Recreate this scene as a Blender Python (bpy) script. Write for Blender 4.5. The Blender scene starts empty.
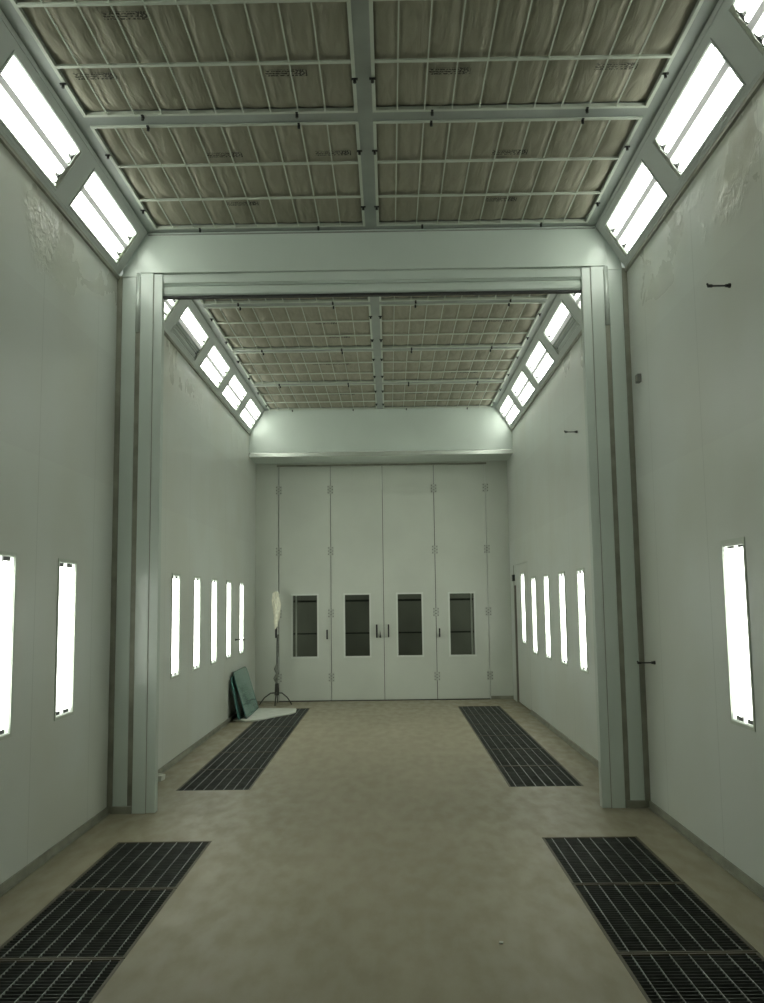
import bpy, bmesh, math, random
from mathutils import Vector, Matrix
random.seed(7)
COL = bpy.context.scene.collection

# ------------------------------------------------------------------ materials
def new_mat(name):
    m = bpy.data.materials.new(name); m.use_nodes = True
    nt = m.node_tree; b = nt.nodes['Principled BSDF']
    return m, nt, b
def simple(name, col, rough=.5, metal=0, coat=0, bump=0, bscale=40, var=0, vscale=2, spec=.5):
    m, nt, b = new_mat(name); N = nt.nodes; L = nt.links
    b.inputs['Base Color'].default_value = (*col, 1); b.inputs['Roughness'].default_value = rough
    b.inputs['Metallic'].default_value = metal; b.inputs['Coat Weight'].default_value = coat
    b.inputs['Coat Roughness'].default_value = .12
    b.inputs['Specular IOR Level'].default_value = spec
    if bump or var:
        tc = N.new('ShaderNodeTexCoord')
    if var:
        n = N.new('ShaderNodeTexNoise'); n.inputs['Scale'].default_value = vscale; n.inputs['Detail'].default_value = 5
        L.new(tc.outputs['Object'], n.inputs['Vector'])
        r = N.new('ShaderNodeMapRange'); r.inputs[1].default_value = .3; r.inputs[2].default_value = .7
        r.inputs[3].default_value = 1 - var; r.inputs[4].default_value = 1 + var * .6
        L.new(n.outputs['Fac'], r.inputs[0])
        mx = N.new('ShaderNodeVectorMath'); mx.operation = 'SCALE'; mx.inputs[0].default_value = col
        L.new(r.outputs[0], mx.inputs['Scale']); L.new(mx.outputs[0], b.inputs['Base Color'])
    if bump:
        n2 = N.new('ShaderNodeTexNoise'); n2.inputs['Scale'].default_value = bscale; n2.inputs['Detail'].default_value = 4
        L.new(tc.outputs['Object'], n2.inputs['Vector'])
        bp = N.new('ShaderNodeBump'); bp.inputs['Strength'].default_value = bump; bp.inputs['Distance'].default_value = .01
        L.new(n2.outputs['Fac'], bp.inputs['Height']); L.new(bp.outputs['Normal'], b.inputs['Normal'])
    return m

def math_node(nt, op, a, b=None, c=None):
    n = nt.nodes.new('ShaderNodeMath'); n.operation = op
    for i, v in enumerate((a, b, c)):
        if v is None: continue
        if isinstance(v, (int, float)): n.inputs[i].default_value = v
        else: nt.links.new(v, n.inputs[i])
    return n.outputs[0]
def maprange(nt, v, a, b, c, d, smooth=True):
    n = nt.nodes.new('ShaderNodeMapRange')
    if smooth: n.interpolation_type = 'SMOOTHSTEP'
    nt.links.new(v, n.inputs[0])
    for i, x in enumerate((a, b, c, d)): n.inputs[i + 1].default_value = x
    return n.outputs[0]
def mixcol(nt, fac, c1, c2):
    n = nt.nodes.new('ShaderNodeMix'); n.data_type = 'RGBA'
    nt.links.new(fac, n.inputs[0])
    for i, c in ((6, c1), (7, c2)):
        if isinstance(c, tuple): n.inputs[i].default_value = (*c, 1)
        else: nt.links.new(c, n.inputs[i])
    return n.outputs[2]

WALLC = (.50, .56, .50)
def wall_mat():
    m, nt, b = new_mat('wall_film_white'); N = nt.nodes; L = nt.links
    tc = N.new('ShaderNodeTexCoord'); sp = N.new('ShaderNodeSeparateXYZ'); L.new(tc.outputs['Object'], sp.inputs[0])
    Y, Z = sp.outputs[1], sp.outputs[2]
    # broad soft variation
    n1 = N.new('ShaderNodeTexNoise'); n1.inputs['Scale'].default_value = .7; n1.inputs['Detail'].default_value = 3
    L.new(tc.outputs['Object'], n1.inputs['Vector'])
    base = mixcol(nt, maprange(nt, n1.outputs['Fac'], .35, .65, 0, 1), (.575, .60, .535), (.62, .66, .615))
    # left-over peeled film and glue near the top edge
    n2 = N.new('ShaderNodeTexNoise'); n2.inputs['Scale'].default_value = 1.3; n2.inputs['Detail'].default_value = 6; n2.inputs['Distortion'].default_value = .6
    L.new(tc.outputs['Object'], n2.inputs['Vector'])
    band = math_node(nt, 'MULTIPLY', maprange(nt, Z, 3.75, 4.35, 0, 1), maprange(nt, Y, 14.5, 3.0, .35, 1))
    blot = math_node(nt, 'MULTIPLY', maprange(nt, n2.outputs['Fac'], .42, .68, 0, 1), band)
    c2 = mixcol(nt, math_node(nt, 'MULTIPLY', blot, .45), base, (.42, .39, .28))
    # panel seams every 1.15 m
    fr = math_node(nt, 'FRACT', math_node(nt, 'DIVIDE', math_node(nt, 'ADD', Y, 1.155 * 4 - 5.985), 1.155))
    seam = math_node(nt, 'LESS_THAN', math_node(nt, 'ABSOLUTE', math_node(nt, 'SUBTRACT', fr, .004)), .004)
    c3 = mixcol(nt, math_node(nt, 'MULTIPLY', seam, .28), c2, (.22, .24, .2))
    st = math_node(nt, 'MULTIPLY', math_node(nt, 'GREATER_THAN', Z, 2.73), math_node(nt, 'LESS_THAN', Z, 3.85))
    c4 = mixcol(nt, math_node(nt, 'MULTIPLY', st, .12), c3, (.42, .42, .40))
    L.new(c4, b.inputs['Base Color'])
    L.new(maprange(nt, blot, 0, 1, .33, .16), b.inputs['Roughness'])
    n3 = N.new('ShaderNodeTexNoise'); n3.inputs['Scale'].default_value = 16; n3.inputs['Detail'].default_value = 5; n3.inputs['Distortion'].default_value = 1.2
    L.new(tc.outputs['Object'], n3.inputs['Vector'])
    n4 = N.new('ShaderNodeTexNoise'); n4.inputs['Scale'].default_value = .9; n4.inputs['Detail'].default_value = 4; n4.inputs['Distortion'].default_value = .4
    mp4 = N.new('ShaderNodeMapping'); mp4.inputs['Location'].default_value = (3.1, 1.2, .4); L.new(tc.outputs['Object'], mp4.inputs[0]); L.new(mp4.outputs[0], n4.inputs['Vector'])
    crk = math_node(nt, 'MULTIPLY', maprange(nt, n4.outputs['Fac'], .54, .60, 0, 1), maprange(nt, Z, 3.85, 4.15, 0, 1))
    h = math_node(nt, 'MULTIPLY', n3.outputs['Fac'], math_node(nt, 'ADD', math_node(nt, 'MULTIPLY', blot, .25), crk))
    bp = N.new('ShaderNodeBump'); bp.inputs['Strength'].default_value = .3; bp.inputs['Distance'].default_value = .02
    L.new(h, bp.inputs['Height']); L.new(bp.outputs['Normal'], b.inputs['Normal'])
    return m
def floor_mat():
    m, nt, b = new_mat('concrete_floor'); N = nt.nodes; L = nt.links
    tc = N.new('ShaderNodeTexCoord')
    fmp = N.new('ShaderNodeMapping'); fmp.inputs['Scale'].default_value = (1, .4, 1); L.new(tc.outputs['Object'], fmp.inputs[0])
    def noise(s, d, dist=0):
        n = N.new('ShaderNodeTexNoise'); n.inputs['Scale'].default_value = s; n.inputs['Detail'].default_value = d; n.inputs['Distortion'].default_value = dist
        L.new(fmp.outputs[0], n.inputs['Vector']); return n.outputs['Fac']
    a = noise(1.6, 9, .2); c = noise(9, 10); d = noise(70, 3)
    base = mixcol(nt, maprange(nt, a, .35, .65, 0, 1), (.272, .248, .170), (.298, .272, .192))
    c2 = mixcol(nt, maprange(nt, c, .5, .75, 0, .16), base, (.20, .18, .12))
    c3 = mixcol(nt, maprange(nt, d, .62, .72, 0, .35), c2, (.34, .31, .23))
    st = noise(2.1, 3)
    c4 = mixcol(nt, maprange(nt, st, .66, .74, 0, .25), c3, (.30, .21, .14))
    L.new(c4, b.inputs['Base Color']); L.new(maprange(nt, c, .3, .7, .38, .6), b.inputs['Roughness'])
    b.inputs['Specular IOR Level'].default_value = .35
    bp = N.new('ShaderNodeBump'); bp.inputs['Strength'].default_value = .03; bp.inputs['Distance'].default_value = .003
    L.new(c, bp.inputs['Height']); L.new(bp.outputs['Normal'], b.inputs['Normal'])
    return m
def mat_fabric():
    m, nt, b = new_mat('filter_mat_fabric'); N = nt.nodes; L = nt.links
    tc = N.new('ShaderNodeTexCoord')
    w = N.new('ShaderNodeMapping'); w.inputs['Scale'].default_value = (9, 1.6, 1); L.new(tc.outputs['Object'], w.inputs[0])
    n = N.new('ShaderNodeTexNoise'); n.inputs['Scale'].default_value = 1.6; n.inputs['Detail'].default_value = 5; n.inputs['Distortion'].default_value = 1.5
    L.new(w.outputs[0], n.inputs['Vector'])
    n2 = N.new('ShaderNodeTexNoise'); n2.inputs['Scale'].default_value = 140; n2.inputs['Detail'].default_value = 2
    L.new(tc.outputs['Object'], n2.inputs['Vector'])
    L.new(mixcol(nt, maprange(nt, n.outputs['Fac'], .3, .7, 0, 1), (.295, .285, .222), (.34, .33, .258)), b.inputs['Base Color'])
    b.inputs['Roughness'].default_value = .8; b.inputs['Specular IOR Level'].default_value = .2
    h = math_node(nt, 'ADD', math_node(nt, 'MULTIPLY', n.outputs['Fac'], 1.0), math_node(nt, 'MULTIPLY', n2.outputs['Fac'], .08))
    bp = N.new('ShaderNodeBump'); bp.inputs['Strength'].default_value = .35; bp.inputs['Distance'].default_value = .02
    L.new(h, bp.inputs['Height']); L.new(bp.outputs['Normal'], b.inputs['Normal'])
    return m
def emit(name, col, s):
    m, nt, b = new_mat(name)
    b.inputs['Base Color'].default_value = (.9, .9, .9, 1)
    b.inputs['Emission Color'].default_value = (*col, 1); b.inputs['Emission Strength'].default_value = s
    return m
def glass_mat(name, tint, alpha_rough=.05, trans=.85):
    m, nt, b = new_mat(name)
    b.inputs['Base Color'].default_value = (*tint, 1); b.inputs['Transmission Weight'].default_value = trans
    b.inputs['Roughness'].default_value = alpha_rough; b.inputs['IOR'].default_value = 1.2
    return m

TUBE = 6.6
M = dict(
    wall=wall_mat(), floor=floor_mat(), fabric=mat_fabric(),
    paint=simple('light_paint', (.55, .62, .56), .3, coat=.3, var=.06, vscale=1.2),
    door=simple('door_paint', (.575, .61, .54), .35, var=.05, vscale=1.5),
    bank=simple('bank_grey_paint', (.54, .58, .55), .4), ridge=emit('ridge_glow', (.95, 1.0, .95), .20),  # ridge: slight emission added so the divider, no lamp itself, reads bright
    rib=simple('painted_frame', (.52, .57, .49), .45),
    beam=simple('grey_beam', (.31, .345, .315), .4, metal=.3, var=.15, vscale=3),
    strip=simple('polished_strip', (.55, .60, .55), .26, metal=.2),
    galv=simple('galvanised_steel', (.29, .295, .235), .45, metal=.3, var=.25, vscale=6),
    bright=simple('bright_trim', (.62, .66, .60), .25, metal=.6),
    black=simple('black_plastic', (.012, .013, .012), .4),
    ink=simple('printed_ink', (.05, .05, .04), .7),
    pit=simple('pit_dark', (.012, .013, .012), .8, var=.3, vscale=3),
    grate=simple('grate_steel', (.10, .11, .095), .5, metal=.3, var=.3, vscale=8),
    gratetop=simple('grate_bearing_steel', (.31, .34, .31), .4, metal=.4, var=.25, vscale=5),
    gratedge=simple('grate_edge_rust', (.10, .09, .06), .6, metal=.2, var=.3, vscale=7),
    pitfilter=simple('pit_filter_blue', (.045, .062, .062), .8, var=.7, vscale=2.5),
    frame=simple('window_frame_paint', (.66, .70, .64), .35),
    tube=emit('tube_glow', (.965, 1.0, .91), TUBE),
    tube_off=simple('tube_unlit', (.45, .50, .46), .3),
    tray=simple('reflector_tray', (.80, .85, .80), .35),
    nearblack=simple('dark_rubber', (.02, .022, .02), .6),  # one even near-black for seals, lamp holders, rails and the door gap
    paper=simple('torn_paper', (.40, .43, .36), .8, var=.3, vscale=20),
    hinge=simple('hinge_paint', (.47, .50, .44), .4), bolt=simple('hinge_bolt', (.09, .10, .085), .5),
    outside=simple('outside_hall', (.21, .215, .18), .8, var=.3, vscale=.8),
    teal=simple('teal_glass', (.11, .27, .235), .12, var=.25, vscale=2.2, coat=.4),
    tealedge=simple('teal_glass_edge', (.03, .12, .11), .2),
    sheet=simple('white_sheet', (.55, .57, .50), .7, var=.12, vscale=9, bump=.4, bscale=20),
    plastic=simple('crumpled_plastic', (.85, .84, .68), .35, var=.15, vscale=25, bump=.8, bscale=30),
    stand=simple('stand_steel', (.05, .052, .045), .45, metal=.4),
    standgrey=simple('stand_wrap', (.20, .215, .18), .6, var=.3, vscale=30),
    brown=simple('brown_edge', (.10, .085, .06), .7),
    grey=simple('switch_grey', (.17, .175, .155), .5),
)
def pane_mat():  # clear, slightly green
    m, nt, b = new_mat('dark_window_glass')
    b.inputs['Base Color'].default_value = (.76, .78, .73, 1); b.inputs['Transmission Weight'].default_value = 1
    b.inputs['Roughness'].default_value = .0; b.inputs['IOR'].default_value = 1.25
    return m
M['pane'] = pane_mat()

# ------------------------------------------------------------------ mesh helpers
class MB:
    def __init__(s): s.bm = bmesh.new()
    def box(s, x0, x1, y0, y1, z0, z1, mat=None):
        v = [s.bm.verts.new(p) for p in ((x0,y0,z0),(x1,y0,z0),(x1,y1,z0),(x0,y1,z0),(x0,y0,z1),(x1,y0,z1),(x1,y1,z1),(x0,y1,z1))]
        if mat is not None:
            for q in v: q.co = mat @ q.co
        for f in ((0,3,2,1),(4,5,6,7),(0,1,5,4),(1,2,6,5),(2,3,7,6),(3,0,4,7)): s.bm.faces.new([v[i] for i in f])
        return s
    def tube(s, pts, r, n=8, cap=True):
        pts = [Vector(p) for p in pts]; rs = r if isinstance(r, (list, tuple)) else [r] * len(pts)
        rings = []
        for i, p in enumerate(pts):
            d = (pts[min(i + 1, len(pts) - 1)] - pts[max(i - 1, 0)]).normalized()
            a = d.cross(Vector((0, 0, 1)) if abs(d.z) < .9 else Vector((1, 0, 0))).normalized(); c = d.cross(a)
            rings.append([s.bm.verts.new(p + (a * math.cos(t) + c * math.sin(t)) * rs[i]) for t in [2 * math.pi * k / n for k in range(n)]])
        for a, c in zip(rings, rings[1:]):
            for k in range(n): s.bm.faces.new((a[k], a[(k + 1) % n], c[(k + 1) % n], c[k]))
        if cap: s.bm.faces.new(rings[0][::-1]); s.bm.faces.new(rings[-1])
        return s
    def prism(s, poly, vec):
        vec = Vector(vec); a = [s.bm.verts.new(p) for p in poly]; b = [s.bm.verts.new(Vector(p) + vec) for p in poly]
        s.bm.faces.new(a[::-1]); s.bm.faces.new(b); n = len(a)
        for k in range(n): s.bm.faces.new((a[k], a[(k + 1) % n], b[(k + 1) % n], b[k]))
        return s
    def build(s, name, mat, parent=None, smooth=False, bevel=0):
        bmesh.ops.recalc_face_normals(s.bm, faces=s.bm.faces)
        me = bpy.data.meshes.new(name); s.bm.to_mesh(me); s.bm.free()
        me.materials.append(M[mat] if isinstance(mat, str) else mat)
        if smooth:
            for p in me.polygons: p.use_smooth = True
        o = bpy.data.objects.new(name, me); COL.objects.link(o)
        if parent is not None: o.parent = parent
        if bevel:
            md = o.modifiers.new('bevel', 'BEVEL'); md.width = bevel; md.segments = 2; md.limit_method = 'ANGLE'
        return o
def tag(o, label=None, cat=None, group=None, kind=None):
    if label: o['label'] = label
    if cat: o['category'] = cat
    if group: o['group'] = group
    if kind: o['kind'] = kind
    return o
def empty(name, mat=None):
    o = bpy.data.objects.new(name, None); COL.objects.link(o); o.empty_display_size = .1
    if mat is not None: o.matrix_world = mat
    return o
def copy_tree(o, parent=None):
    c = o.copy(); COL.objects.link(c)
    if parent is not None: c.parent = parent
    for ch in list(o.children): copy_tree(ch, c)
    return c
def S(name, mb, mat, label, cat, parent=None, **k):
    o = mb.build(name, mat, parent, **k)
    if parent is None: tag(o, label, cat, kind='structure')
    elif label: o['label'] = label
    return o

# ------------------------------------------------------------------ dimensions (metres)
W = 2.25; H = 5.004; ZS = 4.592; XB = 1.987
YP = 7.62; YPB = 7.75; Y2 = 15.075; YR = 15.845; Y0 = -1.6
XG1, XG2 = 1.20, 1.89
GF = (2.44, 6.74); GR = (8.51, 14.87)

# ------------------------------------------------------------------ floor with the two pairs of pits
fl = MB()
fl.box(-XG1, XG1, Y0, YR, -.3, 0)
for s in (-1, 1):
    a, b = sorted((s * XG2, s * (W + .1)))
    fl.box(a, b, Y0, YR, -.3, 0)
    a, b = sorted((s * XG1, s * XG2))
    fl.box(a, b, Y0, GF[0], -.3, 0); fl.box(a, b, GF[1], GR[0], -.3, 0); fl.box(a, b, GR[1], YR, -.3, 0)
fl.box(-W - .1, W + .1, YR, YR + 2.6, -.3, 0)
S('floor', fl, 'floor', 'bare grey beige concrete floor of the spray booth', 'floor')
pb = MB()
for s in (-1, 1):
    a, b = sorted((s * (XG1 - .05), s * (XG2 + .05)))
    for y0, y1 in (GF, GR): pb.box(a, b, y0 - .05, y1 + .05, -.36, -.30)
S('floor_pit', pb, 'pit', 'dark bottom of the extraction pits under the floor grates', 'pit')

# ------------------------------------------------------------------ side walls, end walls
WL = 1.10; WW = .335; ZC = 1.485
WLY = {(-1, 'f'): (5.475, 6.575), (1, 'f'): (5.55,), (-1, 'r'): (9.935, 11.035, 12.115, 13.22, 14.36), (1, 'r'): (10.0, 11.10, 12.20, 13.29)}
def holed(mb, s, y0, y1, ys, zc=ZC, z0=0, zt=ZS, d=.1, x0=0):
    a, b = sorted((s * (W + x0), s * (W + x0 + d))); cur = y0
    for y in ys:
        mb.box(a, b, cur, y - WW / 2, z0, zt); mb.box(a, b, y - WW / 2, y + WW / 2, z0, zc - WL / 2); mb.box(a, b, y - WW / 2, y + WW / 2, zc + WL / 2, zt)
        cur = y + WW / 2
    mb.box(a, b, cur, y1, z0, zt); return mb
def shell(name, y0, y1, s, label, ys=()):
    return S(name, holed(MB(), s, y0, y1, ys), 'wall', label, 'wall')
shell('wall_left', Y0, YPB, -1, 'white sandwich panel side wall left of the front chamber', WLY[-1, 'f'])
shell('wall_right', Y0, YPB, 1, 'white sandwich panel side wall right of the front chamber', WLY[1, 'f'])
shell('wall_left_rear', YPB, YR, -1, 'white side wall left of the rear chamber beyond the portal', WLY[-1, 'r'])
# the right rear wall has the personnel door opening cut out
PDY0, PDY1, PDZ = 13.86, 15.18, 2.30
rw = holed(MB(), 1, YPB, PDY0, WLY[1, 'r']); rw.box(W, W + .1, PDY1 + .22, YR, 0, ZS); rw.box(W, W + .1, PDY0, PDY1 + .22, PDZ, ZS)
S('wall_right_rear', rw, 'wall', 'white side wall right of the rear chamber beyond the portal', 'wall')
S('wall_back', MB().box(-W - .1, W + .1, Y0 - .1, Y0, 0, H + .3), 'beam', 'end wall behind the camera', 'wall')

# baseboards: galvanised floor channels
for nm, y0, y1, s, lab in (('baseboard_left', Y0, YP, -1, 'left wall of the front chamber'), ('baseboard_right', Y0, YP, 1, 'right wall of the front chamber'),
                       ('baseboard_left_rear', YPB, YR, -1, 'left wall of the rear chamber'), ('baseboard_right_rear', YPB, YR - .46, 1, 'right wall of the rear chamber')):
    a, b = sorted((s * W, s * (W - .015)))
    if nm == 'baseboard_right_rear': y1 = PDY0
    mb = MB().box(a, b, y0, y1, 0, .055)
    a, b = sorted((s * W, s * (W - .03))); mb.box(a, b, y0, y1, 0, .006)
    S(nm, mb, 'galv', 'galvanised channel along the foot of the ' + lab, 'baseboard')

# ------------------------------------------------------------------ slanted light banks (structure with window holes)
DX = W - XB; DZ = H - ZS; SL = math.hypot(DX, DZ)
def slope_matrix(side):
    # local X = along +y (world), local Y = up the slope, local Z = into the room
    up = Vector((-side * DX, 0, DZ)).normalized(); ax = Vector((0, 1, 0)) * side; n = ax.cross(up)
    if n.x * side > 0: ax = -ax; n = ax.cross(up)
    m = Matrix((ax, up, n)).transposed().to_4x4(); m.translation = Vector((side * W, 0, ZS))
    return m
SA, SB = .165, .825      # opening, share of the slope
BANKF = [(6.31, 7.47), (4.88, 6.04), (3.45, 4.61), (2.02, 3.18)]  # last entry is an unseen light added to brighten the near end
BANKR = [(13.83, 15.01), (12.34, 13.52), (10.87, 12.05), (9.40, 10.58), (7.93, 9.11)]
def bank(name, side, y0, y1, holes, label):
    m = slope_matrix(side); sg = 1 if (m.to_3x3() @ Vector((1, 0, 0))).y > 0 else -1
    mb = MB()
    def pl(ya, yb, ua, ub, t0=-.02, t1=0):
        a, b = sorted((ya * sg, yb * sg)); mb.box(a, b, ua * SL, ub * SL, t0, t1, m)
    pl(y0, y1, 0, SA); pl(y0, y1, SB, 1)
    cur = y0
    for a, b in sorted(holes): pl(cur, a, SA, SB); cur = b
    pl(cur, y1, SA, SB)
    o = S(name, mb, 'bank', label, 'wall')
    # edge trims: two fine ridges under the windows and the dark channel at the wall
    t = MB()
    a, b = sorted((y0 * sg, y1 * sg))
    t.box(a, b, .012, .030, 0, .006, m); t.box(a, b, .046, .052, 0, .004, m); t.box(a, b, SL - .03, SL - .012, 0, .005, m)
    S('edge_trim', t, 'bank', None, None, o)
    g = MB(); a, b = sorted((side * W, side * (W - .022))); g.box(a, b, y0, y1, ZS - .018, ZS + .012)
    S('wall_channel', g, 'galv', 'dark channel where the slope meets the wall', None, o)
    return m, sg
fixtures = {}
for side, nm in ((-1, 'left'), (1, 'right')):
    fixtures[nm, 'f'] = bank('wall_upper_' + nm, side, Y0, YP, BANKF, 'grey slanted light bank panel above the %s wall of the front chamber' % nm)
    fixtures[nm, 'r'] = bank('wall_upper_%s_rear' % nm, side, YPB, Y2, BANKR, 'grey slanted light bank panel above the %s wall of the rear chamber' % nm)

def make_fixture(L, Wd, depth, rim, tube_r, lit=(1, 1), scraps=False, name='light_fixture'):
    """recess open to +Z, tubes along X, centred on the origin; returns an Empty with parts"""
    root = empty(name)
    h, w = L / 2, Wd / 2; t = .006
    hb = MB(); hb.box(-h, h, -w, w, -depth, -depth + t)
    hb.box(-h, h, -w, -w + t, -depth, -.001); hb.box(-h, h, w - t, w, -depth, -.001)
    hb.box(-h, -h + t, -w + t, w - t, -depth, -.001); hb.box(h - t, h, -w + t, w - t, -depth, -.001)
    hb.build('housing', 'tray', root)
    fr = MB(); f = .007
    fr.box(-h - rim, h + rim, w, w + rim, 0.0005, f); fr.box(-h - rim, h + rim, -w - rim, -w, 0.0005, f)
    fr.box(-h - rim, -h, -w, w, 0.0005, f); fr.box(h, h + rim, -w, w, 0.0005, f)
    fr.build('frame', 'bank' if scraps or name != 'wall_light' else 'rib', root)
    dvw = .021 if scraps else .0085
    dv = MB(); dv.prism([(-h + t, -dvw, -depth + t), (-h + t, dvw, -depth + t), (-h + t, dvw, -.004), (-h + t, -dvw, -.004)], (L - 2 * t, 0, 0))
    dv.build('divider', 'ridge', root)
    q = w / 2
    for k, on in ((-1, lit[0]), (1, lit[1])):
        for d in (-.5, .5):
            y = k * (q + .003) + d * q * .86
            z = -depth * .42
            tb = MB().tube([(-h + .035, y, z), (h - .035, y, z)], tube_r, 10)
            o = tb.build('tube' if on else 'unlit_tube', 'tube' if on else 'tube_off', root, smooth=True)
        for sx in (-1, 1):
            a, b = sorted((sx * (h - t), sx * (h - .034)))
            MB().box(a, b, k * (q + .003) - q * .62, k * (q + .003) + q * .62, -depth * .6, -depth * .42 + .010).build('lamp_holder', 'nearblack', root)
        if not on:
            MB().box(-h + t, h - t, k * q - q + .006, k * q + q - .006, -depth * .40, -depth * .36).build('cover_plate', 'bank', root)
            for j in range(5):
                yy = k * q + (j - 2) * q * .36
                MB().box(-h + t, h - t, yy - .006, yy + .006, -depth * .355, -.010).build('louvre', 'bank', root)
    if scraps:
        for sx in (-1, 1):
            poly = [(sx * h, w, .001), (sx * h, -w, .001)]; n = 34; big = sx * scraps > 0
            for j in range(n + 1):
                yy = -w + 2 * w * j / n
                d = random.uniform(.012, .055) if (big and random.random() < .75) else random.uniform(.003, .014)
                poly.append((sx * (h - d), yy, .001))
            sm = MB(); sm.prism(poly, (0, 0, .0012)); bmesh.ops.triangulate(sm.bm, faces=[f for f in sm.bm.faces if len(f.verts) > 4])
            sm.build('torn_film_edge', 'paper', root)
    return root

# bank fixtures
def ordinal(i): return ('nearest', 'second', 'third', 'fourth', 'farthest')[i]
protos = {}
for side, nm in ((-1, 'left'), (1, 'right')):
    for part, holes in (('f', BANKF), ('r', BANKR)):
        m, sg = fixtures[nm, part]
        for i, (a, b) in enumerate(holes):
            L = b - a; dead = (part == 'r' and abs(a - 9.40) < .01)
            key = (round(L, 2), dead, sg if part == 'f' else 0)
            if key not in protos:
                # scraps sit towards the end nearest the portal
                o = make_fixture(L - .002, (SB - SA) * SL - .002, .075, .012, .022, (0, 1) if dead else (1, 1), scraps=(sg if part == 'f' else sg * .5), name='ceiling_light')
                protos[key] = o
            else: o = copy_tree(protos[key])
            o.matrix_world = m @ Matrix.Translation(((a + b) / 2 * sg, (SA + SB) / 2 * SL, 0))
            if part == 'f':
                if i == 0: lab = 'lit slanted light high on the %s, the one directly in front of the portal' % nm
                elif i == 1: lab = 'large lit slanted light high on the %s, second one out from the portal' % nm
                elif i == 2: lab = 'lit slanted light at the upper %s edge of the photo, nearest the viewer' % nm
                elif i == 3: lab = 'slanted light in the %s bank fourth from the portal, unseen, added to brighten the front' % nm
                else: lab = 'slanted light in the %s bank fifth from the portal, behind the viewer' % nm
                g = 'slanted lights of the front chamber, %s side' % nm
            else:
                lab = {0: 'farthest lit slanted light of the rear chamber, %s side, against the end beam',
                       1: 'lit slanted light of the rear chamber, %s side, second from the end beam',
                       2: 'lit slanted light of the rear chamber, %s side, third from the end beam',
                       3: 'half lit slanted light of the rear chamber, %s side, lower half dark',
                       4: 'lit slanted light of the rear chamber, %s side, half hidden right behind the portal'}[i] % nm
                g = 'slanted lights of the rear chamber, %s side' % nm
            tag(o, lab, 'light', g)

# wall fixtures (vertical)
def wall_matrix(side, y, z):
    # local X = up, local Z = into room
    n = Vector((-side, 0, 0)); ax = Vector((0, 0, 1)); yy = n.cross(ax)
    m = Matrix((ax, yy, n)).transposed().to_4x4(); m.translation = Vector((side * W, y, z)); return m
wproto = make_fixture(WL - .002, WW - .002, .060, .022, .026, name='wall_light')
# the wall lights sit proud of the wall on a shallow tray
first = True
places = []
for i, y in enumerate((9.935, 11.035, 12.115, 13.22, 14.36)): places.append((-1, y, ZC, 'rear', i))
for i, y in enumerate((10.0, 11.10, 12.20, 13.29)): places.append((1, y, ZC, 'rear', i))
places.append((1, 14.38, ZC + .10, 'rear', 4))
places += [(-1, 6.575, ZC, 'front', 0), (-1, 5.475, ZC, 'front', 1), (1, 5.55, ZC + .02, 'front', 0)]
for side, y, z, ch, i in places:
    o = wproto if first else copy_tree(wproto)
    first = False
    off = .0 if not (side == 1 and y > 14.3) else -.004
    o.matrix_world = wall_matrix(side, y, z) @ Matrix.Translation((0, 0, off))
    nm = 'left' if side < 0 else 'right'
    if ch == 'front':
        if side > 0: lab = 'tall twin tube wall light on the right wall of the front chamber'
        elif i == 0: lab = 'tall twin tube light on the left wall, between portal and cut-off light'
        else: lab = 'tall wall light cut off by the left edge of the photo'
    else:
        lab = {0: 'vertical wall light on the %s wall of the rear chamber, first behind the portal',
               1: 'vertical wall light on the %s wall of the rear chamber, second from the portal',
               2: 'vertical light on the %s rear chamber wall, middle one of the five',
               3: 'vertical wall light on the %s wall of the rear chamber, second from the far end',
               4: 'vertical wall light on the %s wall, farthest one beside the folding doors'}[i] % nm
    if side == 1 and i == 4: lab = 'vertical light set slightly higher than the rest, on the right side door'
    tag(o, lab, 'light', 'vertical lights on the %s wall' % nm)

# ------------------------------------------------------------------ ceiling: slab, grid beams
sl = MB().box(-W - .1, W + .1, Y0, YR, H + .14, H + .26)
S('ceiling', sl, 'beam', 'plenum ceiling above the filter panels', 'ceiling')
BARS_F = [5.755, 3.925, 2.095, .265]
BARS_R = [13.24, 11.41, 9.58]
ENDF = 7.53; ENDR = 15.03
def grid(name, y0, y1, bars, ends, label):
    mb = MB()
    mb.box(-.05, .05, y0, y1, H - .004, H + .05)
    for c in bars: mb.box(-1.93, 1.93, c - .062, c + .062, H - .002, H + .05)
    for a, b in ends: mb.box(-1.93, 1.93, a, b, H - .002, H + .05)
    for s in (-1, 1):
        a, b = sorted((s * 1.90, s * (XB + .006))); mb.box(a, b, y0, y1, H - .001, H + .02)
    return S(name, mb, 'beam', label, 'ceiling grid')
grid('trim_1', Y0, YP, BARS_F, [(ENDF, YP)], 'grey steel ceiling beams carrying the filter panels of the front chamber')
grid('trim_2', YPB, Y2, BARS_R, [(YPB, YPB + .065), (ENDR, Y2)], 'grey steel ceiling beams carrying the filter panels of the rear chamber')

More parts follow.
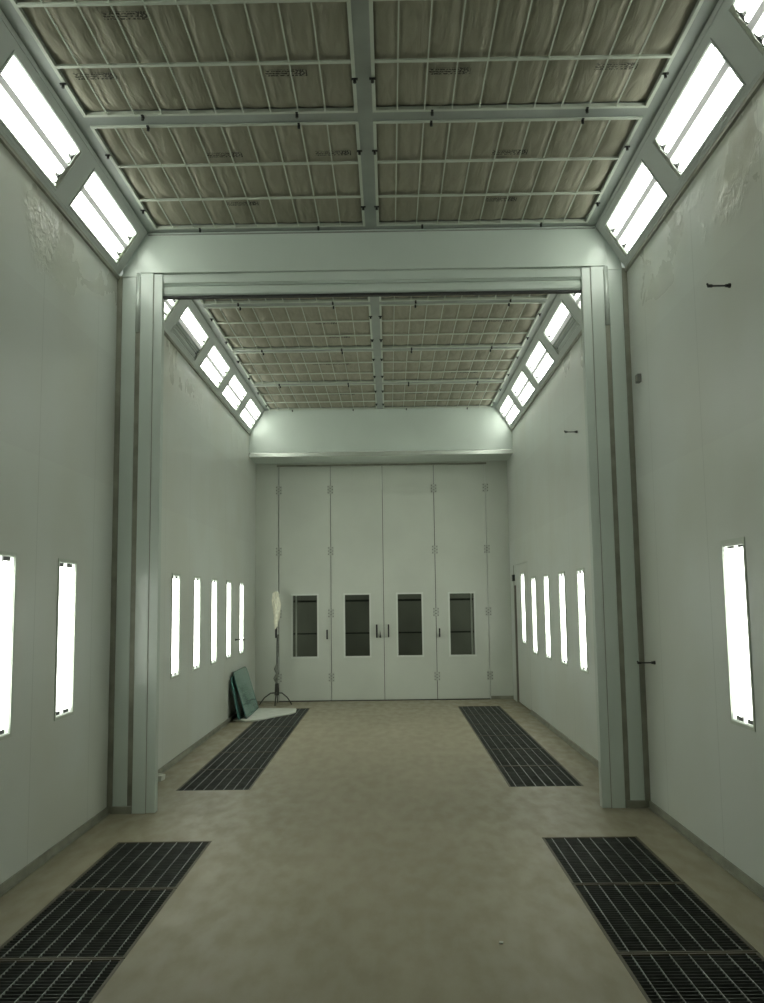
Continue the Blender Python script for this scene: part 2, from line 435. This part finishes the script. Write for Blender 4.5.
# ------------------------------------------------------------------ filter panels
FX0, FX1 = .05, 1.90
def make_panel(L, seed):
    """panel from x=0..1.85, y=0..L hanging below z=0"""
    rnd = random.Random(seed)
    root = empty('ceiling_filter_panel'); Wp = FX1 - FX0; fw = .022
    f = MB(); f.box(0, Wp, 0, fw, -.013, .012); f.box(0, Wp, L - fw, L, -.013, .012)
    f.box(0, fw, fw, L - fw, -.013, .012); f.box(Wp - fw, Wp, fw, L - fw, -.013, .012)
    f.build('frame', 'rib', root)
    ys = [L / 3 , 2 * L / 3]
    for y in ys: MB().box(fw, Wp - fw, y - .012, y + .012, -.014, -.002).build('crossbar', 'rib', root)
    xs = [.165 + .1835 * k for k in range(9)]
    for x in xs: MB().box(x - .0038, x + .0038, fw, L - fw, -.0125, -.003).build('rib', 'rib', root)
    # quilted mat, sagging between ribs
    bm = bmesh.new(); nx, ny = 74, 36; edges = [fw * .5] + xs + [Wp - fw * .5]; ye = [fw * .5] + ys + [L - fw * .5]
    ph = [rnd.uniform(0, 6.28) for _ in range(40)]
    g = []
    for j in range(ny + 1):
        row = []
        for i in range(nx + 1):
            x = edges[0] + (edges[-1] - edges[0]) * i / nx; y = ye[0] + (ye[-1] - ye[0]) * j / ny
            k = max(q for q in range(len(edges) - 1) if x >= edges[q] - 1e-6); k = min(k, len(edges) - 2)
            u = (x - edges[k]) / (edges[k + 1] - edges[k])
            q = max(r for r in range(3) if y >= ye[r] - 1e-6); v = (y - ye[q]) / (ye[q + 1] - ye[q])
            sag = max(0, math.sin(math.pi * min(max(u, 0), 1))) ** .5 * (.35 + .65 * max(0, math.sin(math.pi * min(max(v, 0), 1))) ** .5)
            z = .036 - .036 * sag * (1 + .12 * math.sin(ph[k] + k * 2.1 + q)) + .003 * math.sin(9 * v + ph[k + 12] + 5 * u) * sag
            row.append(bm.verts.new((x, y, z)))
        g.append(row)
    for j in range(ny):
        for i in range(nx): bm.faces.new((g[j][i], g[j][i + 1], g[j + 1][i + 1], g[j + 1][i]))
    me = bpy.data.meshes.new('mat'); bm.to_mesh(me); bm.free(); me.materials.append(M['fabric'])
    for p in me.polygons: p.use_smooth = True
    o = bpy.data.objects.new('mat', me); COL.objects.link(o); o.parent = root
    # latches, held to the beam by one screw
    def latch(x, y, ax):
        b = MB()
        if ax == 'x': b.box(x - .020, x + .020, y - .008, y + .008, -.022, -.014); b.tube([(x, y, -.018), (x, y, -.044)], .010, 8)
        else: b.box(x - .008, x + .008, y - .020, y + .020, -.022, -.014); b.tube([(x, y, -.018), (x, y, -.044)], .010, 8)
        b.build('latch', 'black', root)
    for yy in (L - .40, L - 1.33):
        latch(.006, yy, 'x'); latch(Wp - .006, yy, 'x')
    for xx in (.40, 1.44):
        latch(xx, .006, 'y'); latch(xx, L - .006, 'y')
    return root
def ink_mat():
    m, nt, b = new_mat('ink_stamp_print'); N = nt.nodes; L = nt.links
    tc = N.new('ShaderNodeTexCoord'); mp = N.new('ShaderNodeMapping'); mp.inputs['Scale'].default_value = (70, 60, 1); L.new(tc.outputs['Object'], mp.inputs[0])
    v = N.new('ShaderNodeTexNoise'); v.inputs['Scale'].default_value = 1; v.inputs['Detail'].default_value = 1; L.new(mp.outputs[0], v.inputs['Vector'])
    sp = N.new('ShaderNodeSeparateXYZ'); L.new(tc.outputs['Object'], sp.inputs[0])
    rows = math_node(nt, 'GREATER_THAN', math_node(nt, 'SINE', math_node(nt, 'MULTIPLY', sp.outputs[1], 6.283 / .022)), -.35)
    sq = math_node(nt, 'GREATER_THAN', sp.outputs[0], .05)
    a = math_node(nt, 'MULTIPLY', math_node(nt, 'GREATER_THAN', v.outputs['Fac'], .47), math_node(nt, 'MAXIMUM', rows, sq))
    L.new(math_node(nt, 'MULTIPLY', a, .8), b.inputs['Alpha'])
    b.inputs['Base Color'].default_value = (.05, .05, .04, 1); b.inputs['Roughness'].default_value = .8
    return m
M['ink'] = ink_mat()
def stamp(root, x, y, seed, flip):
    """illegible ink stamp printed on the mat"""
    me = bpy.data.meshes.new('ink_stamp'); me.from_pydata([(-.14, -.036, 0), (.12, -.036, 0), (.12, .036, 0), (-.14, .036, 0)], [], [(0, 3, 2, 1)])
    me.materials.append(M['ink']); o = bpy.data.objects.new('ink_stamp', me); COL.objects.link(o); o.parent = root; o.location = (x, y, -.0085)
panels = []
LA = ENDF - (BARS_F[0] + .062)
def bays(bars, end, start):
    out = []; e = end
    for c in bars: out.append((c + .062, e)); e = c - .062
    if start is not None: out.append((start, e))
    return out
bf = bays(BARS_F[:3], ENDF, None); br = bays(BARS_R, ENDR, YPB + .065)
pos_names_f = ['last before the portal', 'second out from the portal', 'third out from the portal, overhead of the viewer']
pos_names_r = ['at the far end beam', 'second from the far end beam', 'third from the far end beam', 'directly behind the portal']
stamps = {('f', 0, -1): [(-1.04, 6.24), (-1.04, 7.05), (-.11, 6.24)], ('f', 0, 1): [(1.06, 6.27), (1.09, 7.05)],
          ('f', 1, -1): [(-.47, 5.23), (-1.66, 5.23), (-1.3, 4.66)], ('f', 1, 1): [(.55, 5.24), (1.58, 5.22)]}
for ch, bl, names in (('f', bf, pos_names_f), ('r', br, pos_names_r)):
    for i, (a, b) in enumerate(bl):
        for s in (-1, 1):
            nm = 'left' if s < 0 else 'right'
            p = make_panel(b - a, i * 7 + s + (0 if ch == 'f' else 50))
            x0 = FX0 if s > 0 else -FX1
            p.location = (x0, a, H)
            st = stamps.get((ch, i, s)) or [(s * random.uniform(.4, 1.6), a + (b - a) * random.choice((.37, .70))) for _ in range(2)]
            for k, (x, y) in enumerate(st):
                x = min(max(x, x0 + .17), x0 + 1.66)
                stamp(p, x - x0, y - a, i * 31 + k * 5 + s, s)
            lab = '%s filter panel in the %s ceiling, %s' % (nm, 'front' if ch == 'f' else 'rear', names[i])
            tag(p, lab, 'ceiling panel', 'filter panels of the %s ceiling' % ('front' if ch == 'f' else 'rear'))

# ------------------------------------------------------------------ portal between the chambers
pr = empty('wall_middle'); tag(pr, 'white portal frame with steel columns between the two chambers', 'portal', kind='structure')
for s in (-1, 1):
    def seg(name, xa, xb, y0, z0, z1, mat, lab=None, y1=YPB):
        a, b = sorted((s * xa, s * xb)); o = MB().box(a, b, y0, y1, z0, z1).build(name, mat, pr, bevel=.003)
        if lab: o['label'] = lab
        return o
    seg('corner_channel', 2.25, 2.205, YP + .002, 0, ZS + .02, 'galv')
    seg('jamb_panel', 2.205, 2.085, YP + .010, .055, 4.70, 'paint')
    seg('floor_channel', 2.205, 2.04, YP - .012, 0, .06, 'galv')
    seg('groove_channel', 2.085, 2.04, YP + .014, .0, 4.80, 'galv')
    # glossy rounded cover at the top of the groove
    b = MB(); n = 14
    b.prism([(s * (2.0635 + .0235 * math.cos(t)), YP + .016 - .020 * math.sin(t), 4.10) for t in [math.pi * k / n for k in range(n + 1)]], (0, 0, .535))
    b.build('round_cover', 'strip', pr, smooth=True)
    seg('inner_jamb', 2.04, 1.93, YP, .0, 4.63, 'paint')
    # diagonal upper corner filling up to the slope
    c = MB(); y = YP + .003
    c.prism([(s * 2.22, y, 4.60), (s * 2.04, y, 4.60), (s * 2.04, y, 4.90)], (0, .12, 0)); c.build('corner_plate', 'paint', pr)
hd = MB(); hd.prism([(-2.075, YP - .004, 4.632), (2.075, YP - .004, 4.632), (2.075, YP - .004, 4.855), (1.982, YP - .004, 5.0), (-1.982, YP - .004, 5.0), (-2.075, YP - .004, 4.855)], (0, .13, 0))
hd.build('header_panel', 'paint', pr, bevel=.003)
MB().box(-1.93, 1.93, YP + .03, YPB, 4.55, 4.632).build('header_soffit', 'paint', pr)
MB().box(-2.2, 2.2, YPB - .03, YPB - .001, 4.5, H + .1).build('header_back', 'paint', pr)
MB().box(-1.98, 1.98, YP - .006, YP - .003, 4.972, 4.986).build('header_bead', 'bright', pr)
# plenum wall above the portal, blocking light leaks
MB().box(-W - .1, W + .1, YP + .01, YPB - .01, H + .03, H + .14).build('plenum_divider', 'beam', pr)

rs = empty('roller_shutter'); tag(rs, 'rolled-up white shutter curtain hanging in the portal with its side guides', 'shutter')
for s in (-1, 1):
    a, b = sorted((s * 1.928, s * 1.852)); g = MB().box(a, b, YP + .012, YP + .10, 0.0, 4.625)
    g.build('guide_rail', 'paint', rs, bevel=.003)
    a, b = sorted((s * 1.932, s * 1.925)); MB().box(a, b, YP + .008, YP + .014, 0, 4.62).build('guide_seam', 'galv', rs)
for z0, z1 in ((4.532, 4.622), (4.432, 4.526)):
    b = MB(); b.prism([(-1.852, YP + .055, z0), (-1.852, YP + .040, z0 + .02), (-1.852, YP + .036, (z0 + z1) / 2), (-1.852, YP + .040, z1 - .02), (-1.852, YP + .055, z1), (-1.852, YP + .075, z1), (-1.852, YP + .075, z0)], (3.704, 0, 0))
    b.build('slat', 'paint', rs)
MB().box(-1.850, 1.850, YP + .036, YP + .080, 4.412, 4.432).build('rubber_seal', 'nearblack', rs)

# ------------------------------------------------------------------ end beam and folding door wall
eb = empty('trim_3'); tag(eb, 'deep white end beam below the ceiling above the folding doors', 'beam', kind='structure')
b = MB()
b.prism([(-W, Y2, 4.27), (W, Y2, 4.27), (W, Y2, ZS), (XB, Y2, H), (-XB, Y2, H), (-W, Y2, ZS)], (0, .02, 0)); b.build('face_panel', 'paint', eb)
MB().box(-W, W, Y2 - .012, Y2 + .03, 4.190, 4.262).build('lower_flange', 'bright', eb, bevel=.006)
MB().box(-W, W, Y2 + .03, YR, 4.19, 4.23).build('soffit', 'paint', eb)
MB().box(-W, W, Y2 + .02, YR, H - .01, H + .1).build('top_cover', 'beam', eb)
wr = MB()
wr.box(-W - .1, -1.845, YR, YR + .08, 0, 4.3); wr.box(1.855, W + .1, YR, YR + .08, 0, 4.3); wr.box(-1.845, 1.855, YR, YR + .08, 4.135, 4.3)
S('wall_rear', wr, 'door', 'white panel wall around the folding doors at the far end', 'wall')
MB_ = MB(); MB_.box(-1.87, 1.88, YR - .014, YR, 4.135, 4.165); MB_.box(-W, -1.84, YR - .01, YR, 0, .02); MB_.box(1.86, W, YR - .01, YR, 0, .06)
S('trim_4', MB_, 'galv', 'thin channel over the folding doors and along the end wall foot', 'trim')

WINX = ((-1.59, -1.16), (-.67, -.24), (.26, .68), (1.175, 1.60))
EDX = (-1.835, -.915, .012, .930, 1.852)
WZ0, WZ1 = .772, 1.838
def door_leaf(i):
    x0, x1 = EDX[i] + .005, EDX[i + 1] - .005; wx0, wx1 = WINX[i]
    d = empty('door_%d' % (i + 1))
    lab = ['outer left leaf of the folding doors with a tall dark window', 'inner left leaf of the folding doors with two handles beside the middle seam',
           'inner right leaf of the folding doors with one long handle beside the middle seam', 'outer right leaf of the folding doors with a tall dark window'][i]
    tag(d, lab, 'door', kind='structure')
    b = MB(); y0, y1 = YR + .004, YR + .055; zb = .018
    b.box(x0, wx0, y0, y1, zb, 4.128); b.box(wx1, x1, y0, y1, zb, 4.128); b.box(wx0, wx1, y0, y1, zb, WZ0); b.box(wx0, wx1, y0, y1, WZ1, 4.128)
    b.build('panel', 'door', d)
    f = MB(); r = .028; yy = YR - .012
    f.box(wx0 - r, wx1 + r, yy, YR + .004, WZ1, WZ1 + r); f.box(wx0 - r, wx1 + r, yy, YR + .004, WZ0 - r, WZ0)
    f.box(wx0 - r, wx0, yy, YR + .004, WZ0, WZ1); f.box(wx1, wx1 + r, yy, YR + .004, WZ0, WZ1)
    fo = f.build('window_frame', 'frame', d)
    MB().box(wx0, wx1, YR + .02, YR + .024, WZ0, WZ1).build('pane', 'pane', fo)
    # seam gaskets on the edges
    MB().box(x0 - .006, x0 - .0, YR + .001, YR + .05, zb, 4.13).build('gasket', 'nearblack', d)
    def handle(x, z0, z1, w=.022):
        h = MB(); h.box(x - w / 2, x + w / 2, YR - .045, YR - .025, z0, z1)
        h.box(x - w / 2, x + w / 2, YR - .026, YR + .004, z0, z0 + .025); h.box(x - w / 2, x + w / 2, YR - .026, YR + .004, z1 - .025, z1)
        h.build('handle', 'black', d, bevel=.004)
    if i == 0: handle(-.985, 1.07, 1.235, .026)
    if i == 1:
        handle(-.115, 1.085, 1.315, .028)
        k = MB(); k.tube([(-.055, YR + .004, 1.105), (-.055, YR - .04, 1.105)], .016, 10); k.prism([(-.068, YR - .055, 1.085), (-.036, YR - .055, 1.085), (-.058, YR - .055, 1.225)], (0, .018, 0)); k.build('lock_lever', 'black', d)
    if i == 2: handle(.092, 1.09, 1.315, .024)
    if i == 3:
        handle(.985, 1.085, 1.235, .024)
    # hinges sit on the left edge of leaves 0,1,3 and the right edge of leaf 3
    def hinge(x, z):
        h = MB(); h.box(x - .052, x - .012, YR - .010, YR + .004, z - .075, z + .075); h.box(x + .012, x + .052, YR - .010, YR + .004, z - .075, z + .075)
        for zz in (-.05, 0, .05): h.tube([(x, YR - .010, z + zz - .02), (x, YR - .010, z + zz + .02)], .011, 8)
        ho = h.build('hinge', 'hinge', d)
        q = MB()
        for sx in (-.038, .038):
            for zz in (-.055, 0, .055): q.tube([(x + sx, YR - .008, z + zz), (x + sx, YR - .019, z + zz)], .0085, 6)
        for zz in (-.025, .025): q.box(x - .012, x + .012, YR - .008, YR - .002, z + zz - .005, z + zz + .005)
        q.build('hinge_bolts', 'bolt', ho)
    for z in (3.71, 2.615, 1.52, .41):
        if i == 0: hinge(EDX[0], z); hinge(EDX[1], z)
        if i == 3: hinge(EDX[3], z); hinge(EDX[4], z)
for i in range(4): door_leaf(i)
MB_ = MB().box(-1.84, 1.85, YR + .002, YR + .06, 0.0, .014)
S('trim_5', MB_, 'nearblack', 'dark threshold strip under the folding doors', 'threshold')

# the dim hall outside, seen through the door windows
ho = MB(); ho.box(-3, 3, YR + 2.5, YR + 2.6, 0, 4); S('wall_outside', ho, 'outside', 'dim green grey wall seen through the door windows', 'wall')
def rail(x0, x1, z, t, name, lab, g):
    o = MB().box(x0, x1, YR + .45, YR + .49, z - t / 2, z + t / 2)
    o.tube([(x0 + .02, YR + .47, z), (x0 + .02, YR + .47, 0)], .012, 6); o.tube([(x1 - .02, YR + .47, z), (x1 - .02, YR + .47, 0)], .012, 6)
    o = o.build(name, 'nearblack', None); tag(o, lab, 'rail', g)
rail(-2.2, 2.2, 1.735, .035, 'guard_rail', 'dark upper horizontal rail outside behind the door windows', 'rails outside')
o = MB().box(-2.1, 2.1, YR + .46, YR + .49, 1.14, 1.165)
for x in (-2.0, 2.0): o.box(x - .012, x + .012, YR + .46, YR + .484, 0, 1.13)
o = o.build('guard_rail', 'nearblack'); tag(o, 'dark lower horizontal rail outside crossing behind the door windows', 'rail', 'rails outside')
for x, z1, lab in ((-1.535, 4.0, 'pale strip added as the bright reveal, left in the outer left door window'), (1.56, 4.0, 'pale strip added as the bright reveal, right in the outer right door window')):
    o = MB().box(x - .014, x + .014, YR + .062, YR + .08, 0, z1).build('reveal_strip', 'frame'); tag(o, lab, 'post', 'reveal strips outside')  # strips added behind the glass to stand in for the lit window reveals

# ------------------------------------------------------------------ personnel door in the right rear wall
pd = empty('door_5'); tag(pd, 'side door in the right wall beside the folding doors, standing slightly ajar', 'door', kind='structure')
holed(MB(), 1, PDY0 + .006, PDY1 - .01, (14.38,), ZC + .10, .03, PDZ - .006, .066, .004).build('panel', 'wall', pd)
MB().box(W + .071, W + .10, PDY0 + .006, PDY1 + .22, .0, PDZ).build('backing', 'brown', pd)
MB().box(W - .004, W + .05, PDY1 + .16, PDY1 + .22, 0, PDZ).build('door_frame', 'galv', pd)
MB().box(W + .002, W + .012, PDY1 - .01, PDY1 + .16, .05, 1.95).build('edge_strip', 'brown', pd)
MB().box(W + .0, W + .03, PDY1 - .01, PDY1 + .16, 1.96, PDZ).build('upper_strip', 'wall', pd)
MB().box(W - .04, W + .0, PDY1 + .06, PDY1 + .16, 2.03, 2.14).build('door_closer', 'black', pd, bevel=.006)
MB().box(W - .0005, W + .004, PDY0 - .001, PDY0 + .001, .03, PDZ).build('gap', 'nearblack', pd)

# ------------------------------------------------------------------ grates
def make_grate(L):
    """x 0..Wg, y 0..L, top at z=0"""
    Wg = XG2 - XG1; root = empty('floor_grate')
    f = MB(); e = .018
    f.box(.002, e, .002, L - .002, -.03, -.001); f.box(Wg - e, Wg - .002, .002, L - .002, -.03, -.001)
    f.box(e, Wg - e, .002, e, -.03, -.001); f.box(e, Wg - e, L - e, L - .002, -.03, -.001)
    f.build('frame', 'gratedge', root)
    b = MB(); n = int((L - .03) / .0345)
    for k in range(1, n): y = L * k / n; b.box(e, Wg - e, y - .0022, y + .0022, -.028, -.003)
    b.build('bearing_bars', 'grate', root)
    c = MB()
    for k in range(7): x = .082 + .0925 * k - .0135; c.box(x - .0016, x + .0016, e, L - e, -.012, -.0008)
    c.build('cross_rods', 'gratetop', root)
    for k in range(1, 6): y = L * k / 6; MB().box(e, Wg - e, y - .0013, y + .0013, -.012, -.0012).build('tie_bar', 'grate', root)
    g = MB(); g.box(.01, Wg - .01, .01, L - .01, -.10, -.09); g.build('pit_filter', 'pitfilter', root)
    s = MB()
    for x0 in (.005, Wg - .045): s.box(x0, x0 + .04, .01, L - .01, -.036, -.031)
    s.build('support_ledge', 'gratedge', root)
    return root
gp = {}
for s in (-1, 1):
    nm = 'left' if s < 0 else 'right'
    for ch, y0, y1, n in (('front', GF[0], GF[1], 4), ('rear', GR[0], GR[1], 6)):
        for k in range(n):
            L = (y1 - y0) / n
            key = (ch,)
            if key not in gp: gp[key] = make_grate(L - .004); o = gp[key]
            else: o = copy_tree(gp[key])
            o.location = (XG1 if s > 0 else -XG2, y0 + L * k + .002, 0)
            ordn = ['first', 'second', 'third', 'fourth', 'fifth', 'sixth']
            if ch == 'front': lab = '%s front chamber floor grate, %s in its row from the portal' % (nm, ordn[n - 1 - k])
            else: lab = '%s rear chamber floor grate, %s in its row from the portal' % (nm, ordn[k])
            tag(o, lab, 'floor grate', 'grates in the %s %s pit' % (nm, ch))

# ------------------------------------------------------------------ hooks, switch
def hook(side, y, z, lab):
    o = empty('wall_hook'); x = side * W
    b = MB().tube([(x, y, z), (x - side * .13, y, z)], .006, 8); b.tube([(x - side * .13, y, z), (x - side * .138, y, z), (x - side * .142, y, z + .016)], .007, 8)
    b.build('rod', 'black', o)
    p = MB(); p.tube([(x, y, z), (x - side * .012, y, z)], .015, 12); p.tube([(x - side * .012, y, z), (x - side * .03, y, z)], .011, 8); p.build('wall_plate', 'black', o)
    k = MB(); k.tube([(x - side * .112, y, z), (x - side * .14, y, z)], .010, 10); k.build('end_knob', 'black', o)
    tag(o, lab, 'hook', 'black wall hooks')
hook(1, 5.36, 3.63, 'black peg high on the right wall of the front chamber')
hook(1, 7.32, 1.20, 'black peg low on the right wall right beside the portal column')
hook(1, 9.90, 3.58, 'small black peg high on the right wall of the rear chamber')
hook(-1, 13.80, 1.165, 'black peg low on the left wall between the two farthest wall lights')
sw = empty('switch_box'); tag(sw, 'small grey box on the right wall beside the portal column', 'switch box')
MB().box(W - .035, W, 7.33, 7.40, 3.515, 3.585).build('case', 'grey', sw, bevel=.004)
MB().box(W - .039, W - .034, 7.345, 7.385, 3.53, 3.57).build('cover', 'galv', sw)

# ------------------------------------------------------------------ teal glass panes leaning on the left rear wall
def rounded(w, h, r1, r2, skew=0):
    pts = []
    def arc(cx, cy, r, a0, a1):
        for k in range(7):
            a = math.radians(a0 + (a1 - a0) * k / 6); pts.append((cx + r * math.cos(a), cy + r * math.sin(a)))
    arc(.04, .04, .04, 180, 270); arc(w - .04, .04, .04, 270, 360); arc(w - r2, h - r2, r2, 0, 90); arc(r1, h - r1, r1, 90, 180)
    return [(x + skew * y, y) for x, y in pts]
def glass(p0, p1, top_x, h, r1, r2, skew, lab, bow=.03):
    p0, p1 = Vector(p0), Vector(p1); u = (p1 - p0); w = u.length; u.normalize()
    # lean: top touches x = top_x
    dx = top_x - (p0.x + p1.x) / 2; v = Vector((dx, 0, math.sqrt(max(h * h - dx * dx, .01)))) / h
    n = u.cross(v).normalized()
    root = empty('glass_pane'); tag(root, lab, 'glass pane', 'glass panes leaning on the wall')
    poly = rounded(w, h, r1, r2, skew)
    P3 = [p0 + u * x + v * y for x, y in poly]
    b = MB(); b.prism([q for q in P3], n * .006); b.build('pane', 'teal', root)
    e = MB(); N = len(P3); e.tube([q + n * .003 for q in P3 + [P3[0]]], .006, 6, cap=False); e.build('edge', 'tealedge', root)
    return root
glass((-2.10, 13.22, .030), (-2.10, 14.1, .030), -2.232, .62, .14, .06, .02, 'dark teal glass pane leaning on the left wall, the one behind')
glass((-2.01, 13.38, .030), (-2.03, 14.72, .030), -2.222, .70, .12, .12, -.02, 'teal glass pane with rounded corners leaning in front of the other pane')

# white sheet on the floor
b = MB()
outl = [(-2.20, 13.36), (-2.0, 13.22), (-1.82, 13.30), (-1.62, 13.72), (-1.42, 14.02), (-1.37, 14.25), (-1.40, 14.62), (-1.55, 14.70), (-2.00, 14.76), (-2.10, 14.6), (-2.21, 14.3)]
b.prism([(x, y, .004) for x, y in outl], (0, 0, .022))
bmesh.ops.triangulate(b.bm, faces=[f for f in b.bm.faces if len(f.verts) > 4])
o = b.build('foam_sheet', 'sheet', bevel=.006); tag(o, 'off-white flat sheet lying on the floor in front of the teal glass', 'sheet')
b = MB()
b.prism([(-2.21, 8.93, .0), (-2.135, 8.95, .0), (-2.12, 9.05, .0), (-2.19, 9.08, 0)], (0.005, 0, .055)); b.prism([(-2.19, 8.97, .054), (-2.15, 8.98, .054), (-2.14, 9.02, .054), (-2.18, 9.03, .054)], (0, 0, .012))
o = b.build('foam_offcut', 'sheet', bevel=.008); tag(o, 'small white offcut on the floor just behind the left portal column', 'offcut')

# tiny scrap of paper on the front floor
b = MB(); b.prism([(.645, 4.72, .001), (.663, 4.715, .001), (.668, 4.735, .001), (.65, 4.74, .001)], (0, 0, .006))
o = b.build('paper_scrap', 'sheet'); tag(o, 'tiny white scrap on the bare floor left of the near right grates', 'scrap')
# ------------------------------------------------------------------ floor stand with wrapped head
st = empty('floor_stand'); tag(st, 'thin black floor stand with its head wrapped in crumpled pale plastic', 'stand')
SX, SY = -1.815, 15.40
st.location = (SX, SY, 0)
MB().tube([(0, 0, .16), (0, 0, .36)], [.040, .030], 10).build('hub', 'stand', st)
MB().tube([(0, 0, .34), (.004, 0, .80), (.008, 0, 1.16)], .012, 8).build('pole', 'stand', st)
MB().tube([(.015, -.01, .80), (.03, -.01, 1.12), (.02, -.01, 1.18)], .014, 8).build('hose', 'standgrey', st)
MB().tube([(-.012, 0, 1.12), (-.012, 0, 1.30), (.005, 0, 1.31)], .018, 8).build('bracket', 'black', st)
MB().tube([(.0, .0, .36), (-.03, -.01, .44), (.01, -.015, .52), (-.02, -.01, .60), (.0, 0, .68)], [.018, .03, .026, .03, .014], 8).build('wrapping', 'standgrey', st)
for ang, L in ((200, .30), (340, .28), (95, .26), (270, .24)):
    a = math.radians(ang); c, s_ = math.cos(a), math.sin(a)
    lg = MB().tube([(c * .02, s_ * .02, .20), (c * L * .35, s_ * L * .35, .20), (c * L * .7, s_ * L * .7, .13), (c * L * .92, s_ * L * .92, .05), (c * L, s_ * L, .012)], .010, 8)
    lg.build('leg', 'stand', st, smooth=True)
hb = bmesh.new(); rr = random.Random(3)
prof = [(1.29, .022), (1.34, .04), (1.42, .052), (1.52, .062), (1.62, .075), (1.72, .085), (1.80, .082), (1.87, .070), (1.92, .075), (1.955, .05), (1.965, .01)]
rings = []
for z, r in prof:
    ring = []; z = 1.28 + (z - 1.29) * .93; r *= .80
    for k in range(16):
        a = 2 * math.pi * k / 16; q = r * (1 + rr.uniform(-.22, .22)); ring.append(hb.verts.new((q * math.cos(a) + .012 * math.sin(z * 9) - .01, q * math.sin(a), z + rr.uniform(-.012, .012))))
    rings.append(ring)
for r0, r1 in zip(rings, rings[1:]):
    for k in range(16): hb.faces.new((r0[k], r0[(k + 1) % 16], r1[(k + 1) % 16], r1[k]))
hb.faces.new(rings[0][::-1]); hb.faces.new(rings[-1])
me = bpy.data.meshes.new('wrapped_head'); hb.to_mesh(me); hb.free(); me.materials.append(M['plastic'])
o = bpy.data.objects.new('wrapped_head', me); COL.objects.link(o); o.parent = st

# ------------------------------------------------------------------ world, camera
wd = bpy.data.worlds.new('world'); bpy.context.scene.world = wd; wd.use_nodes = True
wd.node_tree.nodes['Background'].inputs[0].default_value = (.55, .62, .54, 1); wd.node_tree.nodes['Background'].inputs[1].default_value = .7

def R():
    t, y, r = [math.radians(v) for v in (6.358, -.406, -.751)]
    f = Vector((math.sin(y) * math.cos(t), math.cos(y) * math.cos(t), math.sin(t)))
    rt = Vector((math.cos(y), -math.sin(y), 0)); up = rt.cross(f)
    rt2 = rt * math.cos(r) + up * math.sin(r); up2 = -rt * math.sin(r) + up * math.cos(r)
    m = Matrix((rt2, up2, -f)).transposed().to_4x4(); m.translation = Vector((.119, 0, 1.721)); return m
cam = bpy.data.cameras.new('camera'); co = bpy.data.objects.new('camera', cam); COL.objects.link(co)
co.matrix_world = R(); cam.sensor_fit = 'VERTICAL'; cam.sensor_height = 36; cam.sensor_width = 36; cam.lens = 894.17 / 1003 * 36
cam.clip_start = .05; cam.clip_end = 100
bpy.context.scene.camera = co
sc = bpy.context.scene
sc.view_settings.view_transform = 'Standard'; sc.view_settings.look = 'None'; sc.view_settings.exposure = 0; sc.view_settings.gamma = 1
sc.cycles.max_bounces = 6; sc.cycles.diffuse_bounces = 4
